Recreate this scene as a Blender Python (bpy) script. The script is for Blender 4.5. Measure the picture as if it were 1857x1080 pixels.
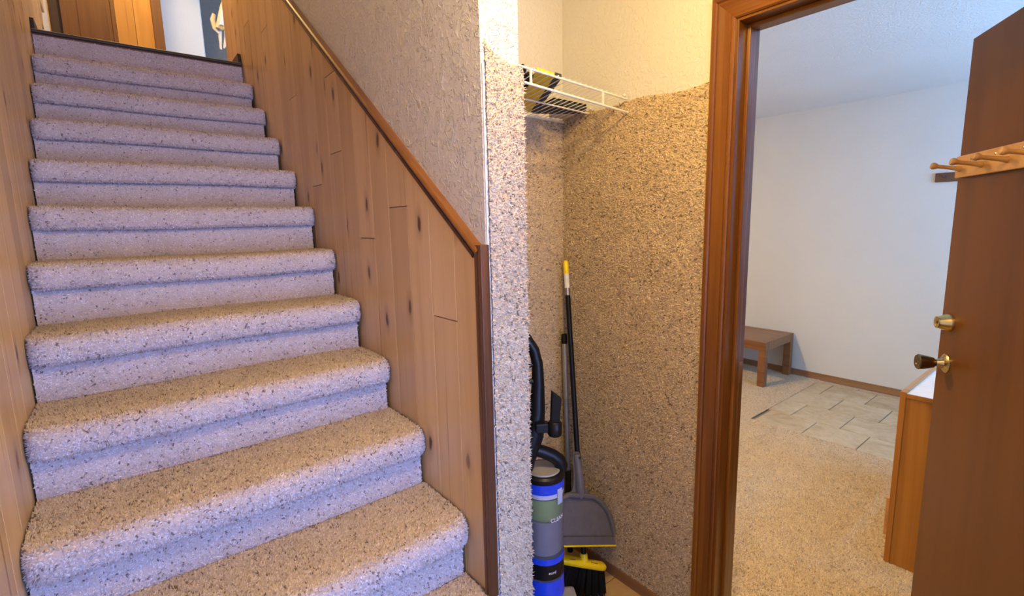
import bpy, bmesh, math, random
import numpy as np
from mathutils import Vector, Matrix
random.seed(7); RNG = np.random.default_rng(11)
for o in list(bpy.data.objects): bpy.data.objects.remove(o)
S = bpy.context.scene
COL = S.collection
ZS = 1.465                       # eye height above the lower floor; coordinates below are relative to the eye

# ------------------------------------------------------------------ camera
PITCH, YAW, ROLL, FPX = math.radians(8.664), math.radians(38.389), math.radians(1.291), 881.03
fw = Vector((math.sin(YAW)*math.cos(PITCH), math.cos(YAW)*math.cos(PITCH), -math.sin(PITCH)))
rt = Vector((math.cos(YAW), -math.sin(YAW), 0)); dn = fw.cross(rt)
r2 = math.cos(ROLL)*rt + math.sin(ROLL)*dn; d2 = -math.sin(ROLL)*rt + math.cos(ROLL)*dn
cam_d = bpy.data.cameras.new('camera'); cam = bpy.data.objects.new('camera', cam_d); COL.objects.link(cam)
cam_d.sensor_width = 36; cam_d.sensor_fit = 'HORIZONTAL'; cam_d.lens = 36*FPX/1857; cam_d.clip_start = .02
m = Matrix((( r2.x, -d2.x, -fw.x, 0), (r2.y, -d2.y, -fw.y, 0), (r2.z, -d2.z, -fw.z, 0), (0, 0, 0, 1)))
cam.matrix_world = Matrix.Translation((0, 0, ZS)) @ m
S.camera = cam
# ------------------------------------------------------------------ view, world, lights
S.view_settings.view_transform = 'Standard'; S.view_settings.look = 'None'
S.view_settings.gamma = 1; S.view_settings.use_curve_mapping = False
S.view_settings.exposure = 0.0
w = bpy.data.worlds.new('world'); S.world = w; w.use_nodes = True
w.node_tree.nodes['Background'].inputs[0].default_value = (.62, .74, 1, 1)
w.node_tree.nodes['Background'].inputs[1].default_value = .6
def area(name, loc, target, size, power, color):
    d = bpy.data.lights.new(name, 'AREA'); d.shape = 'RECTANGLE'; d.size, d.size_y = size
    d.energy = power; d.color = color
    o = bpy.data.objects.new(name, d); COL.objects.link(o)
    o.location = Vector(loc)+Vector((0, 0, ZS))
    o.rotation_euler = (Vector(target)-Vector(loc)).to_track_quat('-Z', 'Y').to_euler(); return o
def bulb(name, loc, power, color, rad=.06):
    d = bpy.data.lights.new(name, 'POINT'); d.energy = power; d.color = color; d.shadow_soft_size = rad
    o = bpy.data.objects.new(name, d); COL.objects.link(o); o.location = Vector(loc)+Vector((0, 0, ZS)); return o
WARM = (1, .67, .18); COOL = (.24, .40, 1)
bulb('hall_ceiling_light', (.65, .44, .81), 43, WARM, .05)
area('hall_window_daylight', (.39, -2.17, -.55), (.39, 1.2, -.55), (.52, 1.5), 112, COOL)
area('room_downlight', (1.85, 2.62, .90), (1.95, 2.5, -1), (.12, .12), 72, (1, .68, .24))
area('room_window_daylight', (3.3, -1.52, .0), (3.3, -.5, .90), (1.7, 1.1), 138, (.25, .55, 1))
bulb('landing_light', (.30, 4.45, 2.75), 76, (1, .66, .24), .1)
area('upper_window_daylight', (2.5, 5.2, 2.1), (.8, 6.2, 1.8), (1.0, 1.2), 46, (.36, .62, 1))

# ------------------------------------------------------------------ materials
MATS = {}
class NT:
    def __init__(s, name):
        s.m = bpy.data.materials.new(name); s.m.use_nodes = True; s.t = s.m.node_tree
        s.b = s.t.nodes['Principled BSDF']; MATS[name] = s.m
    def n(s, kind, **kw):
        nd = s.t.nodes.new(kind)
        for k, v in kw.items():
            if k in nd.inputs.keys(): nd.inputs[k].default_value = v
            else: setattr(nd, k, v)
        return nd
    def l(s, a, b): s.t.links.new(a, b)
    def ramp(s, fac, stops, interp='LINEAR'):
        r = s.n('ShaderNodeValToRGB'); r.color_ramp.interpolation = interp
        e = r.color_ramp.elements
        while len(e) < len(stops): e.new(.5)
        for el, (p, c) in zip(e, stops): el.position = p; el.color = (*c, 1) if len(c) == 3 else c
        s.l(fac, r.inputs[0]); return r.outputs[0]
    def pos(s, scale=(1, 1, 1), rand=False):
        g = s.n('ShaderNodeNewGeometry'); v = g.outputs['Position']
        if rand:
            oi = s.n('ShaderNodeObjectInfo'); c = s.n('ShaderNodeVectorMath', operation='SCALE')
            cv = s.n('ShaderNodeCombineXYZ'); cv.inputs[0].default_value = 3.1; cv.inputs[1].default_value = 5.7; cv.inputs[2].default_value = 9.3
            s.l(cv.outputs[0], c.inputs[0]); s.l(oi.outputs['Random'], c.inputs['Scale'])
            a = s.n('ShaderNodeVectorMath', operation='ADD'); s.l(v, a.inputs[0]); s.l(c.outputs[0], a.inputs[1]); v = a.outputs[0]
        mp = s.n('ShaderNodeMapping'); mp.inputs['Scale'].default_value = scale; s.l(v, mp.inputs[0]); return mp.outputs[0]
    def noise(s, vec, scale, detail=3, rough=.55, dist=0):
        nd = s.n('ShaderNodeTexNoise'); nd.inputs['Scale'].default_value = scale; nd.inputs['Detail'].default_value = detail
        nd.inputs['Roughness'].default_value = rough; nd.inputs['Distortion'].default_value = dist
        s.l(vec, nd.inputs['Vector']); return nd.outputs[0]
    def mix(s, fac, a, b, mode='MIX'):
        x = s.n('ShaderNodeMix', data_type='RGBA', blend_type=mode)
        for sock, v in ((x.inputs[0], fac), (x.inputs[6], a), (x.inputs[7], b)):
            if isinstance(v, (int, float)): sock.default_value = v
            elif isinstance(v, tuple): sock.default_value = (*v, 1)
            else: s.l(v, sock)
        return x.outputs[2]
    def bump(s, h, strength, dist):
        b = s.n('ShaderNodeBump'); b.inputs['Strength'].default_value = strength; b.inputs['Distance'].default_value = dist
        s.l(h, b.inputs['Height']); s.l(b.outputs[0], s.b.inputs['Normal'])
    def color(s, c):
        if isinstance(c, tuple): s.b.inputs['Base Color'].default_value = (*c, 1)
        else: s.l(c, s.b.inputs['Base Color'])
    def rough(s, r): s.b.inputs['Roughness'].default_value = r

def plain(name, c, rough=.5, metal=0, var=.06, spec=None, scale=40):
    t = NT(name); n = t.noise(t.pos(), scale, 3)
    lo = tuple(x*(1-var) for x in c); hi = tuple(min(1, x*(1+var)) for x in c)
    t.color(t.ramp(n, [(.3, lo), (.7, hi)])); t.rough(rough); t.b.inputs['Metallic'].default_value = metal
    if spec is not None: t.b.inputs['Specular IOR Level'].default_value = spec
    return t.m

def paint(name, c, bump=.5, bscale=70):
    t = NT(name); p = t.pos()
    n = t.noise(p, bscale, 2, .5, .6); n2 = t.noise(p, 2.2, 2)
    t.color(t.ramp(n2, [(.3, tuple(x*.96 for x in c)), (.7, c)])); t.rough(.6)
    h = t.ramp(n, [(.44, (0, 0, 0)), (.60, (1, 1, 1))]); t.bump(h, bump, .003); return t.m
paint('wall_paint', (.70, .66, .58), .35, 60)
# knocked-down drywall texture of the stair wall
t = NT('textured_paint'); p = t.pos(); n = t.noise(p, 55, 3, .6, 1.2); v = t.noise(p, 22, 2, .5, .5)
t.color((.63, .625, .64)); t.rough(.5)
mm = t.n('ShaderNodeMath', operation='MULTIPLY'); t.l(t.ramp(n, [(.49, (0,)*3), (.58, (1,)*3)]), mm.inputs[0]); t.l(t.ramp(v, [(.35, (.2,)*3), (.6, (1,)*3)]), mm.inputs[1])
t.bump(mm.outputs[0], .8, .0055)
paint('room_paint', (.60, .59, .58), .15, 120)
paint('ceiling_paint', (.80, .80, .80), .6, 90)
paint('white_paint', (.80, .81, .82), .1, 60)

def carpet_mat(name):
    t = NT(name); a = t.n('ShaderNodeAttribute'); a.attribute_name = 'yarn'
    n = t.noise(t.pos(), 9, 3)
    t.color(t.mix(.5, a.outputs['Color'], t.mix(1.0, a.outputs['Color'], t.ramp(n, [(.3, (.82, .80, .78)), (.7, (1, 1, 1))]), 'MULTIPLY')))
    t.rough(.95); t.b.inputs['Specular IOR Level'].default_value = .1
    t.b.inputs['Sheen Weight'].default_value = .15; t.b.inputs['Sheen Roughness'].default_value = .5
    return t.m
carpet_mat('carpet_yarn')

def wood(name, stops, gscale=(28, 28, 1.6), rough=.4, knots=0., bump=.1, axis='Z', contrast=1., rand=True, var=.25):
    t = NT(name)
    sc = {'Z': gscale, 'X': (gscale[2], gscale[1], gscale[0]), 'Y': (gscale[0], gscale[2], gscale[1])}[axis]
    p = t.pos(sc, rand); n = t.noise(p, 1.0, 5, .6, .8)
    p2 = t.pos(tuple(x*.28 for x in sc), rand); n2 = t.noise(p2, 1.0, 3, .5, 1.5)
    f = t.n('ShaderNodeMath', operation='MULTIPLY_ADD'); t.l(n2, f.inputs[0]); f.inputs[1].default_value = .6
    g = t.n('ShaderNodeMath', operation='MULTIPLY'); t.l(n, g.inputs[0]); g.inputs[1].default_value = .4; t.l(g.outputs[0], f.inputs[2])
    c = t.ramp(f.outputs[0], stops)
    if rand:
        oi = t.n('ShaderNodeObjectInfo')
        c = t.mix(1.0, c, t.ramp(oi.outputs['Random'], [(0, (1-var, 1-var*1.15, 1-var*1.3)), (1, (1, 1, 1))]), 'MULTIPLY')
    if knots:
        pk = t.pos((1, 1, 1), rand); sx = t.n('ShaderNodeSeparateXYZ'); t.l(pk, sx.inputs[0])
        ac = t.n('ShaderNodeMath', operation='ADD'); t.l(sx.outputs[0], ac.inputs[0]); t.l(sx.outputs[1], ac.inputs[1])   # across the grain
        wob = t.n('ShaderNodeMath', operation='MULTIPLY_ADD'); t.l(t.noise(pk, 14, 2), wob.inputs[0]); wob.inputs[1].default_value = .02; t.l(ac.outputs[0], wob.inputs[2])
        cm = t.n('ShaderNodeCombineXYZ'); t.l(wob.outputs[0], cm.inputs[0]); t.l(sx.outputs[2], cm.inputs[1])
        mpk = t.n('ShaderNodeMapping'); mpk.inputs['Scale'].default_value = (8.5, 3.4, 1); t.l(cm.outputs[0], mpk.inputs[0])
        vo = t.n('ShaderNodeTexVoronoi'); vo.voronoi_dimensions = '2D'; vo.inputs['Scale'].default_value = 1.0; vo.inputs['Randomness'].default_value = 1; t.l(mpk.outputs[0], vo.inputs['Vector'])
        k = t.ramp(vo.outputs['Distance'], [(0, (1,)*3), (knots*.38, (.95,)*3), (knots*.62, (.30,)*3), (knots*1.5, (0,)*3)])
        sp = t.n('ShaderNodeSeparateColor'); t.l(vo.outputs['Color'], sp.inputs[0])
        k = t.mix(1.0, k, t.ramp(sp.outputs[0], [(.60, (0,)*3), (.64, (1,)*3)]), 'MULTIPLY')
        c = t.mix(k, c, (.11, .038, .012))
        st = t.noise(t.pos(tuple(x*.9 for x in ((60, 60, 1.1) if axis == 'Z' else (1.1, 60, 60))), rand), 1., 3, .6, .4)
        c = t.mix(t.ramp(st, [(.62, (0,)*3), (.76, (.75,)*3)]), c, (.20, .075, .025))
    t.color(c); t.rough(rough); t.bump(n2, bump, .002); return t.m
PINE = [(.2, (.57, .375, .175)), (.5, (.74, .53, .29)), (.78, (.81, .625, .385))]
wood('pine_plank', PINE, (16, 16, 1.1), knots=.16, rough=.38, bump=.04)
wood('stained_casing', [(.25, (.085, .024, .0025)), (.5, (.18, .060, .006)), (.75, (.26, .100, .012))], (60, 60, 1.5), .28, rand=True, var=.1)
wood('stained_casing_flat', [(.25, (.085, .024, .0025)), (.5, (.18, .060, .006)), (.75, (.26, .100, .012))], (60, 60, 1.5), .28, axis='Y', var=.1)
wood('cap_wood', [(.25, (.08, .028, .007)), (.5, (.19, .072, .017)), (.75, (.27, .115, .032))], (50, 5, 5), .3, rand=False)
wood('dark_trim', [(.25, (.035, .014, .006)), (.5, (.085, .034, .014)), (.78, (.22, .10, .05))], (60, 60, 1.2), .4, rand=False)
t_dv = wood('door_veneer', [(.2, (.065, .019, .002)), (.5, (.11, .036, .003)), (.8, (.14, .050, .005))], (14, 14, .6), .36, rand=False)
t_dv.node_tree.nodes['Principled BSDF'].inputs['Specular IOR Level'].default_value = .3
wood('oak', [(.25, (.24, .080, .010)), (.5, (.42, .165, .024)), (.75, (.51, .225, .042))], (45, 45, 1.3), .35)
wood('oak_x', [(.25, (.34, .15, .05)), (.5, (.52, .27, .11)), (.75, (.58, .32, .14))], (45, 45, 1.3), .35, axis='X')
wood('peg_wood', [(.25, (.36, .17, .055)), (.5, (.52, .28, .10)), (.75, (.60, .34, .14))], (40, 40, 1.5), .35, axis='X')
wood('bench_wood', [(.25, (.13, .05, .02)), (.5, (.22, .09, .035)), (.75, (.29, .125, .05))], (50, 50, 1.4), .32, axis='Y')
wood('base_wood', [(.25, (.16, .075, .035)), (.5, (.25, .125, .06)), (.75, (.32, .17, .085))], (50, 50, 1.4), .45, axis='Y')
wood('rack_wood', [(.25, (.07, .03, .018)), (.5, (.13, .055, .035)), (.75, (.17, .08, .05))], (50, 50, 1.4), .5, axis='Y')
# floor tiles
t = NT('stone_tile'); p = t.pos((1, 1, 1), True); n = t.noise(p, 5, 6, .65, 1.2); n2 = t.noise(p, 30, 3)
t.color(t.mix(.2, t.ramp(n, [(.3, (.34, .235, .12)), (.5, (.48, .37, .23)), (.68, (.56, .46, .31))]), t.ramp(n2, [(.3, (.3, .2, .1)), (.7, (.6, .5, .4))]))); t.rough(.42); t.bump(n2, .1, .002)
t = NT('tan_tile'); p = t.pos((1, 1, 1), True); n = t.noise(p, 14, 5, .6, .5)
t.color(t.ramp(n, [(.3, (.44, .27, .12)), (.7, (.56, .38, .19))])); t.rough(.4)
plain('grout', (.26, .19, .12), .9); plain('tan_grout', (.30, .19, .10), .9)
plain('black_plastic', (.007, .007, .008), .38, spec=.25); plain('black_matt', (.008, .0075, .0075), .7, spec=.2)
plain('black_bristle', (.006, .006, .007), .8, spec=.15)
plain('blue_plastic', (.012, .055, .62), .22); plain('grey_plastic', (.28, .28, .30), .35)
plain('lavender_plastic', (.42, .46, .62), .35); plain('green_filter', (.22, .34, .06), .5)
plain('dust_grey', (.17, .17, .20), .6); plain('pan_grey', (.115, .11, .12), .5, var=.1)
plain('yellow_plastic', (.92, .66, .01), .32); plain('white_plastic', (.75, .74, .70), .35); plain('white_wire', (.80, .79, .74), .3)
plain('print_white', (.85, .85, .85), .5); plain('print_dark', (.03, .03, .02), .6)
plain('steel_grey_tube', (.30, .30, .31), .35, .3); plain('blue_grey_tube', (.20, .21, .25), .35, .3)
plain('brass', (.62, .44, .16), .2, 1.0); plain('brass_dark', (.20, .16, .09), .28, 1.0); plain('antique_brass', (.48, .36, .17), .25, 1.0)
plain('white_laminate', (.74, .68, .66), .4); plain('white_cloth', (.80, .79, .76), .85); plain('dark_edge', (.035, .022, .018), .5)
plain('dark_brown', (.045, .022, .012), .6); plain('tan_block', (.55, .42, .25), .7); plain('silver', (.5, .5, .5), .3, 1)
plain('charcoal_tray', (.035, .033, .035), .5); plain('shade_grey', (.16, .17, .19), .8)
wood('brown_door', [(.25, (.10, .042, .016)), (.5, (.17, .075, .028)), (.75, (.22, .10, .04))], (24, 24, 1.2), .4)
wood('hall_pine', [(.25, (.44, .20, .035)), (.5, (.60, .31, .07)), (.72, (.66, .37, .10))], (20, 20, 1.2), .4, knots=.1)
t = NT('clear_plastic'); t.color((.80, .80, .86)); t.rough(.12); t.b.inputs['Transmission Weight'].default_value = .9; t.b.inputs['IOR'].default_value = 1.15
t = NT('window_glass'); t.color((.9, .95, 1)); t.rough(.02); t.b.inputs['Transmission Weight'].default_value = 1; t.b.inputs['IOR'].default_value = 1.1

# ------------------------------------------------------------------ mesh builder
ORG = {}
def tag(o, label=None, cat=None, group=None, kind=None):
    if label: o['label'] = label
    if cat: o['category'] = cat
    if group: o['group'] = group
    if kind: o['kind'] = kind
    return o
def empty(name, loc, label, cat, group=None, kind=None):
    o = bpy.data.objects.new(name, None); COL.objects.link(o); o.location = loc; o.empty_display_size = .05
    ORG[o] = Vector(loc); return tag(o, label, cat, group, kind)
class MB:
    def __init__(s): s.v = []; s.f = []
    def add(s, vs, fs):
        b = len(s.v); s.v += [tuple(x) for x in vs]; s.f += [tuple(b+i for i in f) for f in fs]; return s
    def box(s, a, b):
        (x0, y0, z0), (x1, y1, z1) = [min(p, q) for p, q in zip(a, b)], [max(p, q) for p, q in zip(a, b)]
        return s.add([(x0,y0,z0),(x1,y0,z0),(x1,y1,z0),(x0,y1,z0),(x0,y0,z1),(x1,y0,z1),(x1,y1,z1),(x0,y1,z1)],
                     [(0,3,2,1),(4,5,6,7),(0,1,5,4),(1,2,6,5),(2,3,7,6),(3,0,4,7)])
    def prism(s, poly, ext):          # closed 3-D polygon swept by a vector
        n = len(poly); P = [Vector(p) for p in poly]; E = Vector(ext)
        return s.add(P+[p+E for p in P], [tuple(range(n))[::-1], tuple(range(n, 2*n))]+[(i, (i+1) % n, n+(i+1) % n, n+i) for i in range(n)])
    def rings(s, rs, cap=True, closed=False):
        n = len(rs[0]); vs = [p for r in rs for p in r]; fs = []
        K = len(rs)
        for k in range(K if closed else K-1):
            k2 = (k+1) % K
            for i in range(n): fs.append((k*n+i, k*n+(i+1) % n, k2*n+(i+1) % n, k2*n+i))
        if cap and not closed: fs += [tuple(range(n))[::-1], tuple((K-1)*n+i for i in range(n))]
        return s.add(vs, fs)
    def lathe(s, o, ax, prof, n=24):  # prof: (distance along ax, radius)
        o = Vector(o); ax = Vector(ax).normalized(); u = ax.orthogonal().normalized(); w_ = ax.cross(u)
        return s.rings([[o+ax*h+(u*math.cos(2*math.pi*i/n)+w_*math.sin(2*math.pi*i/n))*max(r, 1e-5) for i in range(n)] for h, r in prof])
    def tube(s, pts, r, n=10, flat=1., ref=None, closed=False):
        P = [Vector(p) for p in pts]; R = r if isinstance(r, (list, tuple)) else [r]*len(P); rs = []; u = None
        for k, p in enumerate(P):
            a = P[(k-1) % len(P)] if (k or closed) else P[0]; b = P[(k+1) % len(P)] if (k < len(P)-1 or closed) else P[-1]
            d = (b-a).normalized()
            if ref is not None: u = (Vector(ref)-d*Vector(ref).dot(d)).normalized()
            elif u is None: u = d.orthogonal().normalized()
            else: u = (u-d*u.dot(d)).normalized()
            w_ = d.cross(u)
            rs.append([p+u*math.cos(2*math.pi*i/n)*R[k]+w_*math.sin(2*math.pi*i/n)*R[k]*flat for i in range(n)])
        return s.rings(rs, True, closed)
    def build(s, name, mat, parent=None, bevel=0, smooth=False, loc=None, label=None, cat=None, group=None, kind=None, seg=2):
        org = ORG[parent] if parent is not None else Vector((0, 0, 0))
        base = Vector(loc) if loc is not None else org
        me = bpy.data.meshes.new(name); me.from_pydata([Vector(v)-base for v in s.v], [], s.f)
        bm = bmesh.new(); bm.from_mesh(me); bmesh.ops.recalc_face_normals(bm, faces=bm.faces)
        if bevel: bmesh.ops.bevel(bm, geom=[e for e in bm.edges if e.calc_face_angle(0) > .5], offset=bevel, segments=seg, profile=.6, affect='EDGES', clamp_overlap=True)
        bm.to_mesh(me); bm.free(); me.materials.append(MATS[mat] if isinstance(mat, str) else mat)
        if smooth: me.shade_auto_smooth(angle=math.radians(40)) if hasattr(me, 'shade_auto_smooth') else me.polygons.foreach_set('use_smooth', [True]*len(me.polygons))
        if smooth: 
            me.polygons.foreach_set('use_smooth', [True]*len(me.polygons)); me.set_sharp_from_angle(angle=math.radians(40))
        o = bpy.data.objects.new(name, me); COL.objects.link(o); o.location = base-org
        if parent is not None: o.parent = parent
        ORG[o] = base
        return tag(o, label, cat, group, kind)
def B(a, b): return MB().box(a, b)
def copy_of(o, parent, loc):
    c = o.copy(); COL.objects.link(c); c.parent = parent; c.location = Vector(loc)-(ORG[parent] if parent else Vector()); ORG[c] = Vector(loc)
    return c

# carpet: a ground surface with real yarn tufts standing on it, one mesh
YARN = np.array([(.72,.63,.54),(.66,.57,.48),(.78,.70,.62),(.58,.49,.41),(.68,.58,.48),(.42,.33,.26),(.23,.175,.135)])
YW = np.array([.25,.22,.19,.13,.12,.04,.05])
def carpet(name, quads, density, parent=None, h=.006, r=.0030, base_col=(.56,.48,.40), lean=.7, tint=(1,1,1), cell=.0052, xlim=None, soft=0., **kw):
    """quads: list of 4 corner points (counter-clockwise seen from the pile side)"""
    Q = np.array([[tuple(p) for p in q] for q in quads], float)
    a, b, c, d = Q[:,0], Q[:,1], Q[:,2], Q[:,3]
    nrm = np.cross(c-a, d-b); A = np.linalg.norm(nrm, axis=1)/2; nrm /= (2*A)[:,None]
    N = int(A.sum()*density); idx = RNG.choice(len(Q), N, p=A/A.sum())
    u = RNG.random((N,1)); v = RNG.random((N,1))
    P = (a[idx]*(1-u)+b[idx]*u)*(1-v)+(d[idx]*(1-u)+c[idx]*u)*v
    n = nrm[idx]; rv = RNG.normal(size=(N,3)); t1 = np.cross(n, rv); t1 /= np.linalg.norm(t1, axis=1)[:,None]; t2 = np.cross(n, t1)
    hh = h*(.5+.7*RNG.random((N,1))); rr = r*(.7+.6*RNG.random((N,1)))
    le = RNG.normal(size=(N,1))*lean*h
    # yarn colour comes in small clumps of neighbouring tufts
    cid = np.floor((P+RNG.normal(size=(N,3))*cell*.18)/cell).astype(np.int64)
    hs = (cid[:,0]*73856093) ^ (cid[:,1]*19349663) ^ (cid[:,2]*83492791); hs = (hs*2654435761 % 4294967296)/4294967296.
    ci = np.searchsorted(np.cumsum(YW)[:-1], hs)
    cl = (YARN[ci]*(1-soft)+YARN.mean(0)*1.08*soft)*(.88+.24*RNG.random((N,1)))*np.array(tint)
    vs = [P+rr*(math.cos(k*2.0944)*t1+math.sin(k*2.0944)*t2)-n*.001 for k in range(3)]
    tip = P+n*hh+t1*le
    V = np.stack(vs+[tip], 1).reshape(-1,3)
    F3 = (np.arange(N)*4)[:,None]
    F = np.concatenate([F3+np.array(f) for f in ((0,1,3),(1,2,3),(2,0,3))])
    if xlim: V[:,0] = np.clip(V[:,0], *xlim)
    gv = Q.reshape(-1,3); ng = len(gv)
    V = np.concatenate([gv, V]); gq = np.arange(ng).reshape(-1,4)
    F = F+ng
    org = ORG[parent] if parent is not None else Vector((0,0,0))
    V = V-np.array(org)
    me = bpy.data.meshes.new(name); me.vertices.add(len(V)); me.vertices.foreach_set('co', V.ravel())
    nl = 4*len(gq)+3*len(F); me.loops.add(nl); me.loops.foreach_set('vertex_index', np.concatenate([gq.ravel(), F.ravel()]).astype(np.int32))
    npoly = len(gq)+len(F); me.polygons.add(npoly)
    st = np.concatenate([np.arange(len(gq))*4, 4*len(gq)+np.arange(len(F))*3]).astype(np.int32)
    me.polygons.foreach_set('loop_start', st)
    me.update(calc_edges=True)
    C = np.ones((len(V),4)); C[:ng,:3] = np.array(base_col)*np.array(tint); C[ng:,:3] = np.repeat(cl, 4, axis=0)
    at = me.attributes.new('yarn', 'FLOAT_COLOR', 'POINT'); at.data.foreach_set('color', C.ravel().astype(np.float32))
    me.materials.append(MATS['carpet_yarn'])
    o = bpy.data.objects.new(name, me); COL.objects.link(o)
    if parent is not None: o.parent = parent
    ORG[o] = org
    return tag(o, **kw)

# ================================================================== SETTING
ZF = -1.465                      # lower floor
XL, XS, XS2, XR, XR2, XF = -.245, .725, .845, 1.46, 1.58, 4.82
YE = 1.018                       # end of the stair wall
CEIL = .929
# --- floors
fl = MB().box((XL-.1, -2.3, ZF-.12), (XR2-.04, 1.6, ZF-.006)).build('floor', 'tan_grout', label='tan tiled floor of the lower hall and closet', cat='floor', kind='structure')
def tile_proto(w_, d_, th, mat):
    me = bpy.data.meshes.new('tile'); mb = MB().box((-w_/2, -d_/2, -th), (w_/2, d_/2, 0)); me.from_pydata(mb.v, [], mb.f)
    bm = bmesh.new(); bm.from_mesh(me); bmesh.ops.recalc_face_normals(bm, faces=bm.faces)
    bmesh.ops.bevel(bm, geom=[e for e in bm.edges if all(v.co.z > -th/2 for v in e.verts)], offset=.002, segments=1, affect='EDGES'); bm.to_mesh(me); bm.free()
    me.materials.append(MATS[mat]); return me
def put_tile(me, parent, loc, name='tile'):
    o = bpy.data.objects.new(name, me); COL.objects.link(o); o.parent = parent; o.location = Vector(loc)-ORG[parent]; ORG[o] = Vector(loc); return o
tm = tile_proto(.30, .30, .006, 'tan_tile')
for i in range(3):
    for j in range(4): put_tile(tm, fl, (.70+.305*i, .42+.305*j, ZF))
# room: carpet and stone-tile entry
TX0, TY1 = 3.487, 1.595
fr = MB().box((XR2-.04, -1.7, ZF-.12), (XF, 4.6, ZF-.008)).build('floor_room', 'grout', label='floor of the room beyond the doorway', cat='floor', kind='structure')
def grid(x0, x1, y0, y1, z, nx, ny):
    xs = np.linspace(x0, x1, nx+1); ys = np.linspace(y0, y1, ny+1)
    return [((xs[i],ys[j],z),(xs[i+1],ys[j],z),(xs[i+1],ys[j+1],z),(xs[i],ys[j+1],z)) for i in range(nx) for j in range(ny)]
zc = ZF+.002
carpet('carpet', grid(XR2-.04, TX0, .1, TY1, zc, 4, 4)+grid(XR2-.04, XF, TY1, 2.95, zc, 4, 2), 38000, fr, h=.007, r=.0036, cell=.008, soft=.45, tint=(.95,.86,.72), kind='stuff', label='tan speckled room carpet')
B((XR2-.04, -.9, ZF-.008), (TX0, .1, ZF+.004)).build('carpet_under_door', 'tan_block', fr)
B((XR2-.04, 2.95, ZF-.008), (XF, 4.6, ZF+.004)).build('carpet_far_end', 'tan_block', fr)
bounds = [3.468, 3.772, 4.088, 4.415, 4.735]
for k, yj in enumerate((1.25, 1.43, 1.285, 1.465)):
    cx = (bounds[k]+bounds[k+1])/2; wd = bounds[k+1]-bounds[k]-.0055
    sm = tile_proto(wd, .315, .010, 'stone_tile'); y = yj+.3205
    while y > -.6:
        yc = y-.16
        if yc+.158 > TY1:                   # cut tile against the carpet edge
            y1 = TY1-.003; y0 = yc-.1575
            if y1-y0 > .02: put_tile(tile_proto(wd, y1-y0, .010, 'stone_tile'), fr, (cx, (y0+y1)/2, ZF+.002))
        else: put_tile(sm, fr, (cx, yc, ZF+.002))
        y -= .3205
y = 1.445
mcut = tile_proto(.062, .315, .010, 'stone_tile')
while y > -.6: put_tile(mcut, fr, (4.770, y, ZF+.002)); y -= .3205
# --- walls
def wall(name, boxes, mat, label, **kw):
    mb = MB()
    for a, b in boxes: mb.box(a, b)
    return mb.build(name, mat, label=label, cat='wall', kind='structure', **kw)
UPZ = 3.45
wall_l = wall('wall_left', [((XL-.12, -2.3, ZF), (XL-.012, 5.4, UPZ))], 'wall_paint', 'pine plank wall along the left side of the stairs')
wall_s = wall('wall_stair', [((XS, YE, ZF), (XS2, 4.03, UPZ))], 'textured_paint', 'grey textured wall between the stairs and the closet, its end carpeted')
wall_cb = wall('wall_closet_back', [((XS2, 1.482, ZF), (XR, 1.60, CEIL+.1))], 'wall_paint', 'cream back wall of the closet, carpeted below the wire shelf')
OY0, OY1, OZ = -.02, .757, .562          # clear door opening
wall_r = wall('wall_right', [((XR, OY1+.02, ZF), (XR2, 4.6, CEIL+.1)), ((XR, -.6, ZF), (XR2, OY0-.02, CEIL+.1)), ((.72, -2.3, ZF), (XR2, -.6, CEIL+.1)), ((XR, OY0-.02, OZ+.02), (XR2, OY1+.02, CEIL+.1))], 'wall_paint', 'cream wall with the open doorway, carpeted beside the closet')  # solid block behind the viewer is added to keep window light off the closet
wall('wall_far', [((XF, -1.7, ZF), (XF+.1, 4.7, CEIL+.1))], 'room_paint', 'pale grey far wall of the room behind the bench')
wall('wall_room_end', [((XR2, 4.6, ZF), (XF, 4.7, CEIL+.1))], 'room_paint', 'end wall of the room')
wx0, wx1, wz0, wz1 = 2.65, 4.35, -.55, .55
wall('wall_room_window', [((XR2, -1.7, ZF), (XF, -1.6, wz0)), ((XR2, -1.7, wz1), (XF, -1.6, CEIL+.1)), ((XR2, -1.7, wz0), (wx0, -1.6, wz1)), ((wx1, -1.7, wz0), (XF, -1.6, wz1))], 'room_paint', 'room wall holding the daylight window')
hx0, hx1, hz0, hz1 = .10, .68, -1.35, .25
wall('wall_back', [((XL-.1, -2.3, ZF), (.72, -2.2, hz0)), ((XL-.1, -2.3, hz1), (.72, -2.2, CEIL+.1)), ((XL-.1, -2.3, hz0), (hx0, -2.2, hz1)), ((hx1, -2.3, hz0), (.72, -2.2, hz1))], 'wall_paint', 'hall wall behind the viewer holding a glazed opening')
for nm, x0, x1, z0, z1, y in (('window_1', wx0, wx1, wz0, wz1, -1.65), ('window_2', hx0, hx1, hz0, hz1, -2.25)):
    mb = MB()
    for a, b in (((x0, y-.03, z0), (x1, y+.03, z0+.05)), ((x0, y-.03, z1-.05), (x1, y+.03, z1)), ((x0, y-.03, z0), (x0+.05, y+.03, z1)), ((x1-.05, y-.03, z0), (x1, y+.03, z1)), (((x0+x1)/2-.02, y-.03, z0), ((x0+x1)/2+.02, y+.03, z1))): mb.box(a, b)
    wn = mb.build(nm, 'white_paint', label='white framed window letting in daylight, '+('in the room' if nm == 'window_1' else 'behind the viewer'), cat='window', kind='structure')
    B((x0+.04, y-.004, z0+.04), (x1-.04, y+.004, z1-.04)).build('pane', 'window_glass', wn)
MB().box((XR2, -1.7, CEIL), (XF+.1, 4.7, CEIL+.1)).build('ceiling', 'ceiling_paint', label='white textured ceiling of the room', cat='ceiling', kind='structure')
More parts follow.
